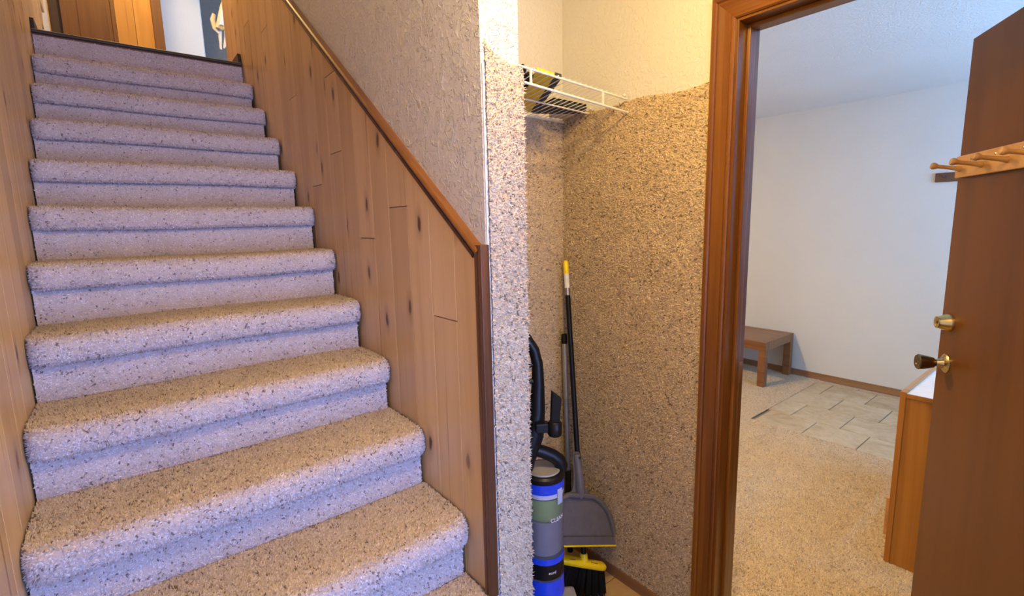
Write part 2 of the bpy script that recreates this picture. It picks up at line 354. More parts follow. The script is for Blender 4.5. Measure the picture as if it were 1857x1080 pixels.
MB().box((XL-.1, -2.3, CEIL), (XR2, .75, CEIL+.1)).box((XS2, .75, CEIL), (XR2, 1.6, CEIL+.1)).build('ceiling_hall', 'ceiling_paint', label='white ceiling of the lower hall', cat='ceiling', kind='structure')
# upper storey shell
wall('wall_stairwell_front', [((XL-.1, .75, CEIL), (XS2, .85, UPZ))], 'wall_paint', 'wall above the foot of the stairs')
MB().box((XL-.1, .75, UPZ), (2.6, 8.1, UPZ+.1)).build('ceiling_upper', 'ceiling_paint', label='ceiling of the upper storey', cat='ceiling', kind='structure')

# --- stairs
STT = (.96, .95, 1.09)  # cool daylight put into the stair yarn colour
RISE, RUN, Y0, T0 = .19, .245, .864, -1.047
st = empty('staircase', (.24, Y0, ZF), 'straight flight of stairs covered in speckled beige carpet, between pine plank walls', 'stairs')
XA, XB = XL+.004, .708
def nose_profile(i, x):
    """points (y,z) from the back of the tread over the nosing to its underside"""
    e = min(x-XA, XB-x); rr = .045
    cut = 0 if e >= rr else rr-math.sqrt(max(0, rr*rr-(rr-e)**2))
    y = Y0+RUN*i+cut*.75; z = T0+RISE*i; R_ = .034
    pr = [(Y0+RUN*(i+1)+.046, z-.001), (Y0+RUN*(i+1)-.02, z), (y+R_+.05, z+.001), (y+R_, z)]
    for k in range(1, 6):
        a = k/5*math.pi/2; pr.append((y+R_-R_*math.sin(a), z-R_+R_*math.cos(a)))
    pr += [(y+.001, z-.055), (y+.006, z-.070), (y+.016, z-.079), (y+.048, z-.080)]
    return pr
for i in range(-1, 11):
    ex = [0, .004, .010, .018, .028, .045]
    xs = [XA+e for e in ex]+list(np.linspace(XA+.1, XB-.1, 7))+[XB-e for e in ex[::-1]]
    prs = [nose_profile(i, x) for x in xs]; q = []
    for a in range(len(xs)-1):
        for k in range(len(prs[0])-1):
            p = lambda j, m_: (xs[j], prs[j][m_][0], prs[j][m_][1]+.0025*math.sin(7*xs[j]+i*1.7))
            q.append((p(a, k+1), p(a+1, k+1), p(a+1, k), p(a, k)))
    dens = 62000 if i < 5 else 42000
    if i == -1: dens = 8000
    stp = carpet('step', q, dens, st, tint=STT, xlim=(XL+.001, XS-.0135))
    yr = Y0+RUN*i+.041; zt = T0+RISE*i-.072; zb = T0+RISE*(i-1)
    ry = [((XA+.001, yr, zb), (XB-.010, yr, zb), (XB-.010, yr, zt), (XA+.001, yr, zt)),
          ((XB-.010, yr, zb), (XB-.010, yr+.05, zb), (XB-.010, yr+.05, zt), (XB-.010, yr, zt))]
    carpet('riser', ry, dens, stp, h=.005, tint=STT, xlim=(XL+.001, XS-.0135))
# top riser and landing
i = 11; yr = Y0+RUN*i+.02
carpet('riser', [((XA, yr, T0+RISE*10), (XB, yr, T0+RISE*10), (XB, yr, T0+RISE*i-.035), (XA, yr, T0+RISE*i-.035))], 42000, st, h=.005, tint=STT, xlim=(XL+.001, XS-.0135))
B((XL-.1, yr+.002, T0+RISE*i-.14), (2.6, 8.1, T0+RISE*i-.022)).build('floor_upper', 'brown_door', label='floor of the upper landing at the top of the stairs', cat='floor', kind='structure')
ed = MB().prism([(XA, yr-.022, T0+RISE*i-.026), (XA, yr-.022, T0+RISE*i-.014), (XA, yr-.014, T0+RISE*i-.010), (XA, yr+.03, T0+RISE*i-.010), (XA, yr+.03, T0+RISE*i-.030)], (XB-XA, 0, 0))
ed.build('trim_1', 'dark_edge', bevel=.002, label='thin dark nosing strip along the landing edge at the top step', cat='trim', kind='structure')
# solid carcass under the steps (closes the flight from behind)
mb = MB(); prof = [(Y0+.05-RUN, ZF+.001)]
for i in range(-1, 11):
    prof += [(Y0+RUN*i+.053, T0+RISE*(i-1)-.02 if i > -1 else ZF+.001), (Y0+RUN*i+.053, T0+RISE*i-.02)]
prof += [(Y0+RUN*11+.015, T0+RISE*10-.02), (Y0+RUN*11+.015, ZF+.001)]
mb.prism([(XA+.012, y, z) for y, z in prof[1:]], (XB-XA-.026, 0, 0)).build('carcass', 'dark_brown', st)

# --- pine planks
def clip_plank(y0, y1, z0, fz, x, dx, parent, joints=(), g=.0025):
    """vertical plank between y0,y1; lower end z0, upper end follows fz(y); split at joints"""
    cuts = [z0]+sorted(joints)
    for k, zb in enumerate(cuts):
        zt0 = cuts[k+1]-.0016 if k+1 < len(cuts) else fz(y0); zt1 = cuts[k+1]-.0016 if k+1 < len(cuts) else fz(y1)
        zb_ = zb+(.0016 if k else 0)
        ya, yb = y0+.0006, y1-.0006
        s_ = 1 if dx < 0 else -1
        xf = x+dx                              # face
        V = [(x, ya, zb_), (x, yb, zb_), (x, yb, zt1), (x, ya, zt0), (xf+s_*g, ya, zb_), (xf+s_*g, yb, zb_), (xf+s_*g, yb, zt1), (xf+s_*g, ya, zt0),
             (xf, ya+g, zb_), (xf, yb-g, zb_), (xf, yb-g, zt1+(zt0-zt1)*g/(yb-ya)), (xf, ya+g, zt0+(zt1-zt0)*g/(yb-ya))]
        F = [(0,1,2,3),(0,4,5,1),(3,2,6,7),(0,3,7,4),(1,5,6,2),(4,7,11,8),(5,9,10,6),(8,11,10,9),(4,8,9,5),(7,6,10,11)]
        MB().add(V, F).build('plank', 'pine_plank', parent)
capz = lambda y: -.061+(y-1.04)*.7525
P0 = .1345
JR = {1: (-.269,), 3: (.063,), 5: (-.04,), 7: (.30, .60), 9: (.19,), 11: (.62,), 14: (1.05,), 17: (1.2,)}
for k in range(0, 23):
    y0 = YE+P0*k; y1 = min(y0+P0, 4.03)
    if y0 > 4.0: break
    zlow = T0+RISE*max(-1, math.floor((y0-Y0)/RUN)-1)-.1
    clip_plank(y0, y1, max(ZF, zlow), lambda y: min(capz(y), 3.2), XS, -.012, wall_s, JR.get(k, ()))
JL = {9: (-.10,), 6: (-.5,), 12: (.5,), 15: (1.3,), 4: (.2,), 18: (1.9,)}
for k in range(-1, 40):
    y0 = .25+P0*k; y1 = y0+P0
    if y0 > 5.38: break
    y1 = min(y1, 5.40)
    zlow = T0+RISE*max(-2, math.floor((y0-Y0)/RUN)-1)-.1
    clip_plank(y0, y1, max(ZF, zlow), lambda y: 3.0, XL-.012, .012, wall_l, JL.get(k, ()), .0008)
# cap moulding along the slope, and the upright corner strip
def sweep_cap(ya, yb):
    d = Vector((0, 1, .7525)).normalized(); up = Vector((0, -d.z, d.y))
    prof = [(XS+.001, -.013), (XS-.016, -.013), (XS-.020, -.006), (XS-.028, -.004), (XS-.030, .003), (XS-.025, .009), (XS+.001, .010)]
    rings_ = []
    for y in (ya, yb):
        c = Vector((0, y, capz(y)))
        rings_.append([Vector((px, c.y, c.z))+up*h for px, h in prof])
    # mitre the low end vertically
    return MB().rings(rings_)
cap = sweep_cap(1.026, 4.03).build('trim_2', 'cap_wood', bevel=.002, label='brown sloping cap moulding over the pine planks, below the grey wall', cat='trim', kind='structure')
dz_ = Vector((0, 1, .7525)).normalized(); nz_ = Vector((0, -dz_.z, dz_.y))
MB().rings([[Vector((px, y, capz(y)))+nz_*h for px, h in ((XS-.010, -.0135), (XS-.021, -.0135), (XS-.022, -.022), (XS-.017, -.029), (XS-.0125, -.031), (XS-.0125, -.0135))] for y in (1.04, 4.02)]).build('shadow_bead', 'dark_trim', cap)  # dark strip stands in for the shadow under the cap
mb = MB(); zt = capz(1.036)+.012
pf = [(XS+.004, YE-.008), (XS-.022, YE-.008), (XS-.024, YE+.002), (XS-.020, YE+.010), (XS-.024, YE+.018), (XS-.020, YE+.026), (XS-.012, YE+.028), (XS+.004, YE+.026)]
mb.prism([(x, y, T0+.001) for x, y in pf], (0, 0, zt-T0)).build('trim_3', 'dark_trim', bevel=.0015, label='dark worn upright corner strip at the end of the plank wall', cat='trim', kind='structure')
# carpet on the end of the stair wall and in the closet
zt0, zt1 = .415, .388
ye = YE-.006
def wavy(n, fa, fb):
    return [(fa(i/n), fa((i+1)/n), fb((i+1)/n), fb(i/n)) for i in range(n)]
q = wavy(8, lambda s_: (XS+.012+.118*s_, ye, ZF+.01), lambda s_: (XS+.012+.118*s_, ye, zt0+(zt1-zt0)*s_+.006*math.sin(9*s_)+(.02*max(0, 1-s_*5))))
carpet('carpet_panel', q, 80000, wall_s, h=.008, r=.0030, tint=(1.03,.95,.80), label='beige carpet wrapped over the wall end', kind='stuff')  # warm lamplight tinted into the wall-end yarn
q = [((XS+.132, YE-.004, ZF+.01), (XS+.132, YE+.12, ZF+.01), (XS+.132, YE+.12, zt1), (XS+.132, YE-.004, zt1))]
carpet('carpet_panel', q, 60000, wall_s, kind='stuff')
B((XS+.0015, YE-.006, ZF), (XS+.004, YE-.0005, zt0-.03)).build('corner_bead', 'white_paint', wall_s)
q = wavy(10, lambda s_: (XR-.006, 1.482-.642*s_, -1.418), lambda s_: (XR-.006, 1.482-.642*s_, .424+.006*math.sin(13*s_)-.012*s_))
carpet('carpet_panel', q, 62000, wall_r, h=.007, tint=(1.06,.94,.70), kind='stuff', label='beige carpet covering the wall beside the closet')  # closet yarn coloured warmer than the stairs to carry the lamplight
q = [((XS2, 1.476, -1.418), (XR, 1.476, -1.418), (XR, 1.476, .400), (XS2, 1.476, .400))]
carpet('carpet_panel', q, 62000, wall_cb, h=.007, tint=(1.06,.94,.70), kind='stuff')  # same lamplight tint in the yarn
B((XR-.012, .842, ZF), (XR, 1.482, -1.416)).build('baseboard_closet_right', 'base_wood', bevel=.002, label='thin brown baseboard under the closet carpet on the doorway wall', cat='baseboard', kind='structure')
B((XS2, 1.470, ZF), (XR-.012, 1.482, -1.416)).build('baseboard_closet_back', 'base_wood', bevel=.002, label='thin brown baseboard along the closet back wall', cat='baseboard', kind='structure')
B((XF-.014, -1.6, ZF), (XF, 4.6, ZF+.062)).build('baseboard_far', 'base_wood', bevel=.003, label='brown baseboard along the far wall of the room', cat='baseboard', kind='structure')

# --- door casing, jambs, stops
def casing_profile(s_):           # offsets outwards from the opening edge (o) and off the wall (t)
    return [(.008, 0), (.008, .009), (.012, .013), (.018, .013), (.022, .010), (.040, .012), (.056, .016), (.062, .014), (.066, .018), (.076, .019), (.080, .014), (.080, 0)]
pr = casing_profile(0)
def leg(ysgn, yedge, name, label):
    rs = []
    for z, mit in ((ZF, 0), (OZ, 1)):
        rs.append([(XR-t_, yedge+ysgn*o_, z+(o_ if mit else 0)) for o_, t_ in pr])
    return MB().rings(rs).build(name, 'stained_casing', label=label, cat='trim', kind='structure')
leg(1, OY1, 'trim_4', 'stained wood upright door casing beside the carpeted closet wall')
leg(-1, OY0, 'trim_5', 'stained wood upright door casing on the hinge side')
rs = [[(XR-t_, OY1+o_, OZ+o_) for o_, t_ in pr], [(XR-t_, OY0-o_, OZ+o_) for o_, t_ in pr]]
MB().rings(rs).build('trim_6', 'stained_casing_flat', label='stained wood head casing across the top of the doorway', cat='trim', kind='structure')
for nm, a, b, mt, lb in (('trim_7', (XR-.004, OY1, ZF), (XR2+.004, OY1+.02, OZ+.02), 'stained_casing', 'stained wood latch side door jamb'),
                     ('trim_8', (XR-.004, OY0-.02, ZF), (XR2+.004, OY0, OZ+.02), 'stained_casing', 'stained wood hinge side door jamb'),
                     ('trim_9', (XR-.004, OY0, OZ), (XR2+.004, OY1, OZ+.02), 'stained_casing_flat', 'stained wood head jamb of the doorway')):
    j = B(a, b).build(nm, mt, bevel=.002, label=lb, cat='trim', kind='structure')
    if nm == 'trim_7':
        B((1.502, OY1-.012, ZF), (1.536, OY1, OZ)).build('door_stop', 'stained_casing', j, bevel=.003)
        B((1.540, OY1-.0015, -.54), (1.572, OY1, -.47)).build('strike_plate', 'antique_brass', j)
    if nm == 'trim_9': B((1.502, OY0, OZ-.012), (1.536, OY1-.012, OZ)).build('door_stop', 'stained_casing_flat', j, bevel=.003)
    if nm == 'trim_8': B((1.502, OY0, ZF), (1.536, OY0+.012, OZ)).build('door_stop', 'stained_casing', j, bevel=.003)

# --- open door
H = Vector((1.585, OY0+.004, 0)); E_ = Vector((2.225, .374, 0)); dv = (E_-H).normalized(); dl = (E_-H).length
nv = Vector((-dv.y, dv.x, 0))            # faces the viewer
def D(s_, n_, z): p = H+dv*s_+nv*n_; return Vector((p.x, p.y, z))
door_org = (H.x, H.y, ZF)
mb = MB().prism([D(0, 0, ZF+.012), D(dl, 0, ZF+.012), D(dl, -.035, ZF+.012), D(0, -.035, ZF+.012)], (0, 0, OZ-.004-ZF-.012))
door = mb.build('door_1', 'door_veneer', bevel=.0015, loc=door_org, label='honey brown flush wooden door standing open, with brass knob and deadbolt', cat='door', kind='structure')
kz, bz = -.508, -.365
kn = MB().lathe(D(dl-.062, -.001, kz), nv, [(0, .0), (0, .033), (.004, .033), (.008, .028), (.012, .018), (.030, .012)], 28).build('rosette', 'antique_brass', door, smooth=True)
MB().lathe(D(dl-.062, .022, kz), nv, [(0, .0), (0, .011), (.008, .012), (.014, .018), (.030, .022), (.048, .026), (.056, .027), (.060, .024), (.060, .012), (.058, .010), (.058, 0)], 28).build('knob', 'brass_dark', kn, smooth=True, label='dark antique brass knob')
db = MB().lathe(D(dl-.062, -.001, bz), nv, [(0, 0), (0, .031), (.006, .031), (.012, .029), (.034, .021), (.040, .020), (.040, .015), (.038, .013), (.038, 0)], 28).build('deadbolt', 'brass', door, smooth=True, label='bright brass deadbolt cylinder')
MB().prism([D(dl-.0625, .0375, bz-.005), D(dl-.0615, .0375, bz-.005), D(dl-.0615, .0375, bz+.005), D(dl-.0625, .0375, bz+.005)], nv*.002).build('keyway', 'print_dark', db)
for hz in (.30, -.45, -1.2):
    MB().lathe(D(-.004, .0, hz), (0, 0, 1), [(0, 0), (0, .006), (.09, .006), (.09, 0)], 12).build('hinge', 'antique_brass', door, smooth=True)
# peg rack on the door
rk = empty('peg_rack', D(dl-.2, .001, .118), 'light wooden coat rack with a row of turned pegs, on the open door', 'coat rack')
pz0, pz1 = .117, .187
def R3(s_, n_, z): return D(dl-s_, n_+.001, z)
MB().prism([R3(.022, 0, pz0), R3(.022, .018, pz0), R3(.56, .018, pz0), R3(.56, 0, pz0)], (0, 0, pz1-pz0)).build('board', 'peg_wood', rk, bevel=.004)
for s_ in (.055, .185, .315, .445):
    o_ = R3(s_, .016, .145); ax = (nv+Vector((0, 0, .18))).normalized()
    MB().lathe(o_, ax, [(0, 0), (0, .008), (.004, .0095), (.010, .0075), (.035, .0062), (.062, .0065), (.070, .0105), (.076, .0115), (.081, .009), (.083, 0)], 16).build('peg', 'peg_wood', rk, smooth=True)
for s_ in (.12, .25, .38):
    MB().lathe(R3(s_, .0185, .170), nv, [(0, 0), (0, .004), (.0015, .003), (.0015, 0)], 10).build('screw', 'brass', rk)

# ================================================================== ROOM THINGS
bn = empty('bench', (4.52, 2.3, ZF), 'low brown wooden bench standing against the far wall', 'bench')
bx0, bx1, by0, by1, bt = 4.232, 4.800, 1.838, 2.86, -1.062
MB().box((bx0+.06, by0+.06, bt-.028), (bx1-.06, by1-.06, bt-.002)).build('seat_panel', 'bench_wood', bn, bevel=.003)
for a, b in (((bx0, by0, bt-.075), (bx0+.062, by1, bt)), ((bx1-.062, by0, bt-.075), (bx1, by1, bt))): MB().box(a, b).build('rail', 'bench_wood', bn, bevel=.004)
for a, b in (((bx0+.063, by0, bt-.075), (bx1-.063, by0+.062, bt)), ((bx0+.063, by1-.062, bt-.075), (bx1-.063, by1, bt))): MB().box(a, b).build('end_rail', 'bench_wood', bn, bevel=.004)
for x in (bx0, bx1-.06):
    for y in (by0, by1-.06): MB().box((x, y, ZF+.004), (x+.06, y+.06, bt-.0755)).build('leg', 'bench_wood', bn, bevel=.004)
# oak cabinet behind the door
cb = empty('cabinet', (2.9, .3, ZF), 'low oak cabinet with a white top, partly hidden behind the open door', 'cabinet')
cx0, cx1, cy0, cy1, ct = 2.400, 3.30, .12, .505, -.705
MB().box((cx0, cy0, ZF+.004), (cx0+.018, cy1-.02, ct-.022)).build('side_panel', 'oak', cb, bevel=.002)
MB().box((cx1-.018, cy0, ZF+.004), (cx1, cy1-.02, ct-.022)).build('side_panel', 'oak', cb, bevel=.002)
for a, b in (((cx0-.003, cy1-.02, ZF+.004), (cx0+.04, cy1, ct)), ((cx1-.04, cy1-.02, ZF+.004), (cx1, cy1, ct))): MB().box(a, b).build('stile', 'oak', cb, bevel=.002)
MB().box((cx0+.04, cy1-.02, ct-.045), (cx1-.04, cy1, ct)).build('top_rail', 'oak_x', cb, bevel=.002)
MB().box((cx0+.04, cy1-.02, ZF+.004), (cx1-.04, cy1, ZF+.09)).build('bottom_rail', 'oak_x', cb, bevel=.002)
tp = MB().box((cx0+.001, cy0, ct-.021), (cx1, cy1-.0205, ct-.006)).build('top', 'white_laminate', cb)
MB().box((cx0-.006, cy0, ct-.022), (cx0+.0005, cy1-.0205, ct-.005)).build('edge_strip', 'oak', tp)
for k in range(2):
    x0 = cx0+.03+k*.43
    dr = MB().box((x0, cy1+.0005, -1.36), (x0+.40, cy1+.018, -1.19)).build('drawer_front', 'oak_x', cb, bevel=.003)
    dd = MB().box((x0+.03, cy1+.0005, -1.16), (x0+.40, cy1+.018, -.77)).build('door', 'oak', cb, bevel=.003) if k else None
# dark rack board on the far wall
rb = MB().box((XF-.018, .20, .236), (XF-.001, .936, .302)).build('wall_rack', 'rack_wood', bevel=.003, label='dark wooden rack board on the far wall, beside the door edge', cat='wall rack')
for y in (.88, .70, .52, .34):
    MB().lathe((XF-.018, y, .272), (-1, 0, .12), [(0, 0), (0, .009), (.003, .009), (.004, .006), (.03, .006), (.036, .010), (.044, .008), (.046, 0)], 12).build('peg', 'rack_wood', rb, smooth=True)

# ================================================================== CLOSET THINGS
# wire shelf
def zt_(x): return .459-(x-.86)/.59*.033
sh = empty('wire_shelf', (1.15, 1.3, .40), 'white coated wire shelf across the closet above the carpet', 'shelf')
xa, xb = XS2+.004, XR-.012
MB().tube([(xa, 1.15, zt_(xa)), (xb, 1.15, zt_(xb))], .0038, 8).build('front_rail', 'white_wire', sh, smooth=True)
MB().tube([(xa, 1.147, zt_(xa)-.043), (xb+.002, 1.147, zt_(xb)-.045)], .0042, 8).build('lip_rail', 'white_wire', sh, smooth=True)
MB().tube([(xa, 1.31, .4225), (xb-.006, 1.325, .4085)], .0030, 8).build('middle_rail', 'white_wire', sh, smooth=True)
MB().tube([(xa, 1.462, .409), (xb-.004, 1.462, .399)], .0032, 8).build('back_rail', 'white_wire', sh, smooth=True)
n = 23
for k in range(n):
    x = xa+.012+k*.0252
    if x > xb-.006: break
    zb_ = .409-(x-xa)*.017
    MB().tube([(x, 1.146, zt_(x)+.0052), (x, 1.155, zt_(x)+.0060), (x, 1.31, (zt_(x)+zb_)/2+.0045), (x, 1.466, zb_+.005)], .0014, 6).build('wire', 'white_wire', sh)
for x in (.998, 1.318): MB().box((x-.0032, 1.1435, zt_(x)-.043), (x+.0032, 1.1495, zt_(x))).build('lip_post', 'white_wire', sh, bevel=.001)
for y, z in ((1.15, .432), (1.31, .418)): MB().lathe((xb+.002, y+.012, z+.010), (-1, 0, 0), [(0, 0), (0, .006), (.004, .005), (.006, 0)], 8).build('wall_clip', 'white_plastic', sh)
# things lying on the shelf
zd = .449
def deck(x, y): return zt_(x)+.0075+(y-1.15)/.316*(.409-(x-xa)*.017-zt_(x))
def on_deck(pts, lift=0): return [(x, y, deck(x, y)+lift) for x, y in pts]
tc = empty('hand_tool', (1.14, 1.30, deck(1.14, 1.30)), 'flat yellow and black hand tool lying across the wire shelf', 'tool')
def band(o0, o1, y0, y1): return [(1.035+o0+(y0-1.16)*.50, y0), (1.035+o1+(y0-1.16)*.50, y0), (1.035+o1+(y1-1.16)*.50, y1), (1.035+o0+(y1-1.16)*.50, y1)]
MB().prism(on_deck(band(0, .075, 1.162, 1.445)), (0, 0, .011)).build('body', 'yellow_plastic', tc, bevel=.003)
MB().prism(on_deck(band(.0755, .105, 1.162, 1.445)), (0, 0, .014)).build('blade_guard', 'charcoal_tray', tc, bevel=.003)
MB().prism(on_deck(band(-.03, -.0005, 1.20, 1.43)), (0, 0, .013)).build('edge', 'black_matt', tc, bevel=.003)
for (o_, y) in ((.020, 1.20), (.052, 1.215), (.030, 1.33), (.052, 1.345)):
    x_ = 1.035+o_+(y-1.16)*.5
    MB().lathe((x_, y, deck(x_, y)+.0112), (0, 0, 1), [(0, 0), (0, .013), (.006, .012), (.008, .009), (.008, 0)], 14).build('boss', 'yellow_plastic', tc, smooth=True)
tr = empty('flat_tray', (1.35, 1.39, deck(1.35, 1.39)), 'flat black tray lying at the back of the wire shelf', 'tray')
MB().prism(on_deck([(1.262, 1.325), (1.425, 1.318), (1.438, 1.335), (1.440, 1.375), (1.275, 1.452), (1.262, 1.440)]), (0, 0, .012)).build('base', 'charcoal_tray', tr, bevel=.004)
MB().tube([(x, y, z+.016) for x, y, z in on_deck([(1.268, 1.332), (1.424, 1.325), (1.434, 1.372), (1.275, 1.446)])], .005, 8, closed=True).build('rim', 'black_matt', tr, smooth=True)
MB().prism(on_deck([(1.345, 1.437), (1.44, 1.402), (1.444, 1.452), (1.36, 1.458)]), (0, 0, .016)).build('wood_block', 'tan_block', bevel=.003, label='small tan block in the back corner of the wire shelf', cat='block')
sp = MB().lathe((1.005, 1.20, deck(1.005, 1.20)), (0, 0, 1), [(0, 0), (0, .015), (.003, .017), (.016, .017), (.019, .014), (.019, .012), (.025, .011), (.025, 0)], 20).build('black_cap', 'black_plastic', smooth=True, label='small black cap beside the yellow tool on the wire shelf', cat='cap')

# broom
br = empty('push_broom', (1.27, 1.19, ZF), 'broom with yellow head, black bristles and black pole, leaning in the closet corner', 'broom')
A_ = Vector((1.178, 1.228, -1.276)); B_ = Vector((1.362, 1.160, -1.360)); hd = (B_-A_).normalized(); side = Vector((.35, .94, 0)).normalized(); up_ = hd.cross(side).normalized()
if up_.z < 0: up_ = -up_
side = up_.cross(hd).normalized()
rs = []
for s_, sc in ((0, .35), (.004, .75), (.012, .95), (.02, 1), (.1, 1.04), ((B_-A_).length-.02, 1), ((B_-A_).length-.012, .95), ((B_-A_).length-.004, .75), ((B_-A_).length, .35)):
    rs.append([A_+hd*s_+side*math.copysign(abs(math.cos(a))**.6, math.cos(a))*.020*sc+up_*math.copysign(abs(math.sin(a))**.6, math.sin(a))*.0135*sc for a in [2*math.pi*k/16 for k in range(16)]])
bh = MB().rings(rs).build('head', 'yellow_plastic', br, smooth=True)
tip = Vector((1.421, 1.432, -.154)); mid_ = (A_+B_)/2+up_*.012; pd = (tip-mid_).normalized(); plen = (tip-mid_).length
MB().lathe(mid_-pd*.004, pd, [(0, 0), (0, .016), (.02, .0155), (.03, .014), (.03, 0)], 18).build('socket', 'yellow_plastic', bh, smooth=True)
MB().lathe(mid_+pd*.01, pd, [(0, 0), (0, .0105), (plen-.115, .0105), (plen-.115, 0)], 16).build('pole', 'black_plastic', br, smooth=True)
MB().lathe(mid_+pd*(plen-.1445), pd, [(0, 0), (0, .0112), (.030, .0112), (.030, 0)], 16).build('pole_collar', 'silver', br, smooth=True)
MB().lathe(mid_+pd*(plen-.1145), pd, [(0, 0), (0, .0110), (.058, .0110), (.058, 0)], 16).build('grip_band', 'white_plastic', br, smooth=True)
MB().lathe(mid_+pd*(plen-.0565), pd, [(0, 0), (0, .0110), (.048, .0110), (.055, .008), (.057, 0)], 16).build('tip', 'yellow_plastic', br, smooth=True)
for s_, w2 in ((.035, .022), (.135, .026)):
    for k in range(4): MB().prism([A_+hd*(s_+k*w2/3.2)+side*-.017+up_*.0085, A_+hd*(s_+k*w2/3.2+w2/5)+side*-.017+up_*.0085, A_+hd*(s_+k*w2/3.2+w2/5)+side*-.009+up_*.0137, A_+hd*(s_+k*w2/3.2)+side*-.009+up_*.0137], up_*.0008-side*.0008).build('print_mark', 'print_dark', bh)
# bristles: many fine strands in one part
mb = MB()
for k in range(420):
    s_ = random.uniform(.006, (B_-A_).length-.006); f = s_/(B_-A_).length*2-1; w_ = random.uniform(-1, 1)
    p0 = A_+hd*s_+side*w_*.015-up_*.008; fz = ZF+.002+random.uniform(0, .006)
    dirv = (-up_+hd*(f*.32+.12)+Vector((.04, -.05, 0))+side*w_*.12).normalized(); L = (fz-p0.z)/dirv.z; p1 = p0+dirv*L
    if p1.x > XR-.02: p1.x = XR-.02
    a = hd*.0022; b = side*.0022
    mb.add([p0-a-b, p0+a-b, p0+b, p1-a-b, p1+a-b, p1+b], [(0,1,4,3),(1,2,5,4),(2,0,3,5),(3,4,5)])
mb.build('bristles', 'black_bristle', br, kind='stuff')
# dustpan clipped on the broom pole
dp = empty('dustpan', (1.26, 1.17, -1.26), 'grey upright dustpan with a yellow lip, clipped on the black broom pole', 'dustpan')
pc = mid_+pd*.11                                   # pole point behind the pan
lr = Vector((.322, -.062, -.112)); lr_n = lr.normalized()         # lip direction
upv = (Vector((1.280, 1.240, -.888))-Vector((1.243, 1.166, -1.225))); up_l = upv.length; upn = upv.normalized()
outn = lr_n.cross(upn).normalized()
if outn.y > 0: outn = -outn
C0 = Vector((1.243, 1.166, -1.213))
outline = [(-.163, 0), (.163, 0), (.160, .03), (.157, .07), (.147, .11), (.128, .143), (.100, .168), (.065, .185), (.038, .198), (.026, .222), (.021, .262), (.0185, .332), (.0165, .342), (.010, .348),
           (-.010, .348), (-.0165, .342), (-.0185, .332), (-.021, .262), (-.026, .222), (-.038, .198), (-.065, .185), (-.100, .168), (-.128, .143), (-.147, .11), (-.157, .07), (-.160, .03)]
def PP(u, v, o_=0): return C0+lr_n*u+upn*v+outn*o_
MB().prism([PP(u, v, 0) for u, v in outline], outn*.004).build('plate', 'pan_grey', dp)
# raised rim following the outline, tray floor recessed
rim = [PP(u*.985, v, .010) for u, v in outline[2:9]]; rim2 = [PP(u*.985, v, .010) for u, v in outline[18:]]
arch = outline[2:8]+[(.03, .186), (0, .188), (-.03, .186)]+outline[20:]
MB().tube([PP(u*.965, v-.002, .008) for u, v in arch], [.004]+[.010]*(len(arch)-2)+[.004], 8, flat=1.).build('rim', 'pan_grey', dp, smooth=True)
MB().prism([PP(-.158, .002, .0045), PP(.158, .002, .0045), PP(.150, .034, .0125), PP(-.150, .034, .0125)], outn*.003).build('ramp', 'pan_grey', dp, bevel=.001)
MB().tube([PP(0, .175, .004), PP(0, .215, .008), PP(0, .27, .008), PP(0, .340, .006)], [.012, .020, .0165, .0155], 14).build('neck', 'pan_grey', dp, smooth=True)
MB().lathe(PP(0, .328, .0205), outn, [(0, 0), (0, .0055), (.0025, .0055), (.0025, 0)], 14).build('hang_hole', 'print_dark', dp)
MB().tube([PP(-.164, -.002, .003), PP(.164, -.002, .003)], .0042, 8).build('lip', 'yellow_plastic', dp, smooth=True)
for u in (-.055, .062): MB().lathe(PP(u, .125, .004), outn, [(0, 0), (0, .007), (.0015, .007), (.0015, .005), (0.0005, .005), (.0005, 0)], 14).build('stud', 'pan_grey', dp)
# second handle in the corner
mp = empty('mop_handle', (1.425, 1.415, ZF), 'grey telescopic mop handle with dark ends, upright behind the broom pole', 'mop handle')
a_, b_ = Vector((1.424, 1.416, ZF+.002)), Vector((1.424, 1.446, -.467)); ax = (b_-a_).normalized(); Lm = (b_-a_).length
def at_z(z): return (z-a_.z)/ax.z
for nm, z0, z1, r, mt in (('foot', ZF+.002, -1.075, .0125, 'black_matt'), ('lower_tube', -1.075, -.75, .0105, 'blue_grey_tube'), ('upper_tube', -.75, -.507, .0115, 'steel_grey_tube'), ('cap', -.507, -.467, .0125, 'black_matt')):
    d0, d1 = at_z(z0), at_z(z1); MB().lathe(a_+ax*d0, ax, [(0, 0), (0, r), (d1-d0-.004, r), (d1-d0, r*.8), (d1-d0, 0)], 16).build(nm, mt, mp, smooth=True)

# upright vacuum cleaner
VO = Vector((.985, 1.10, ZF)); vf = Vector((.85, -.527, 0)).normalized(); vl = Vector((-vf.y, vf.x, 0))   # forward, left (away from the viewer)
vc = empty('vacuum_cleaner', VO, 'blue and black upright vacuum cleaner with clear dust bin, behind the carpeted wall end', 'vacuum cleaner')
def VV(f, l, z): return VO+vf*f+vl*l+Vector((0, 0, z))
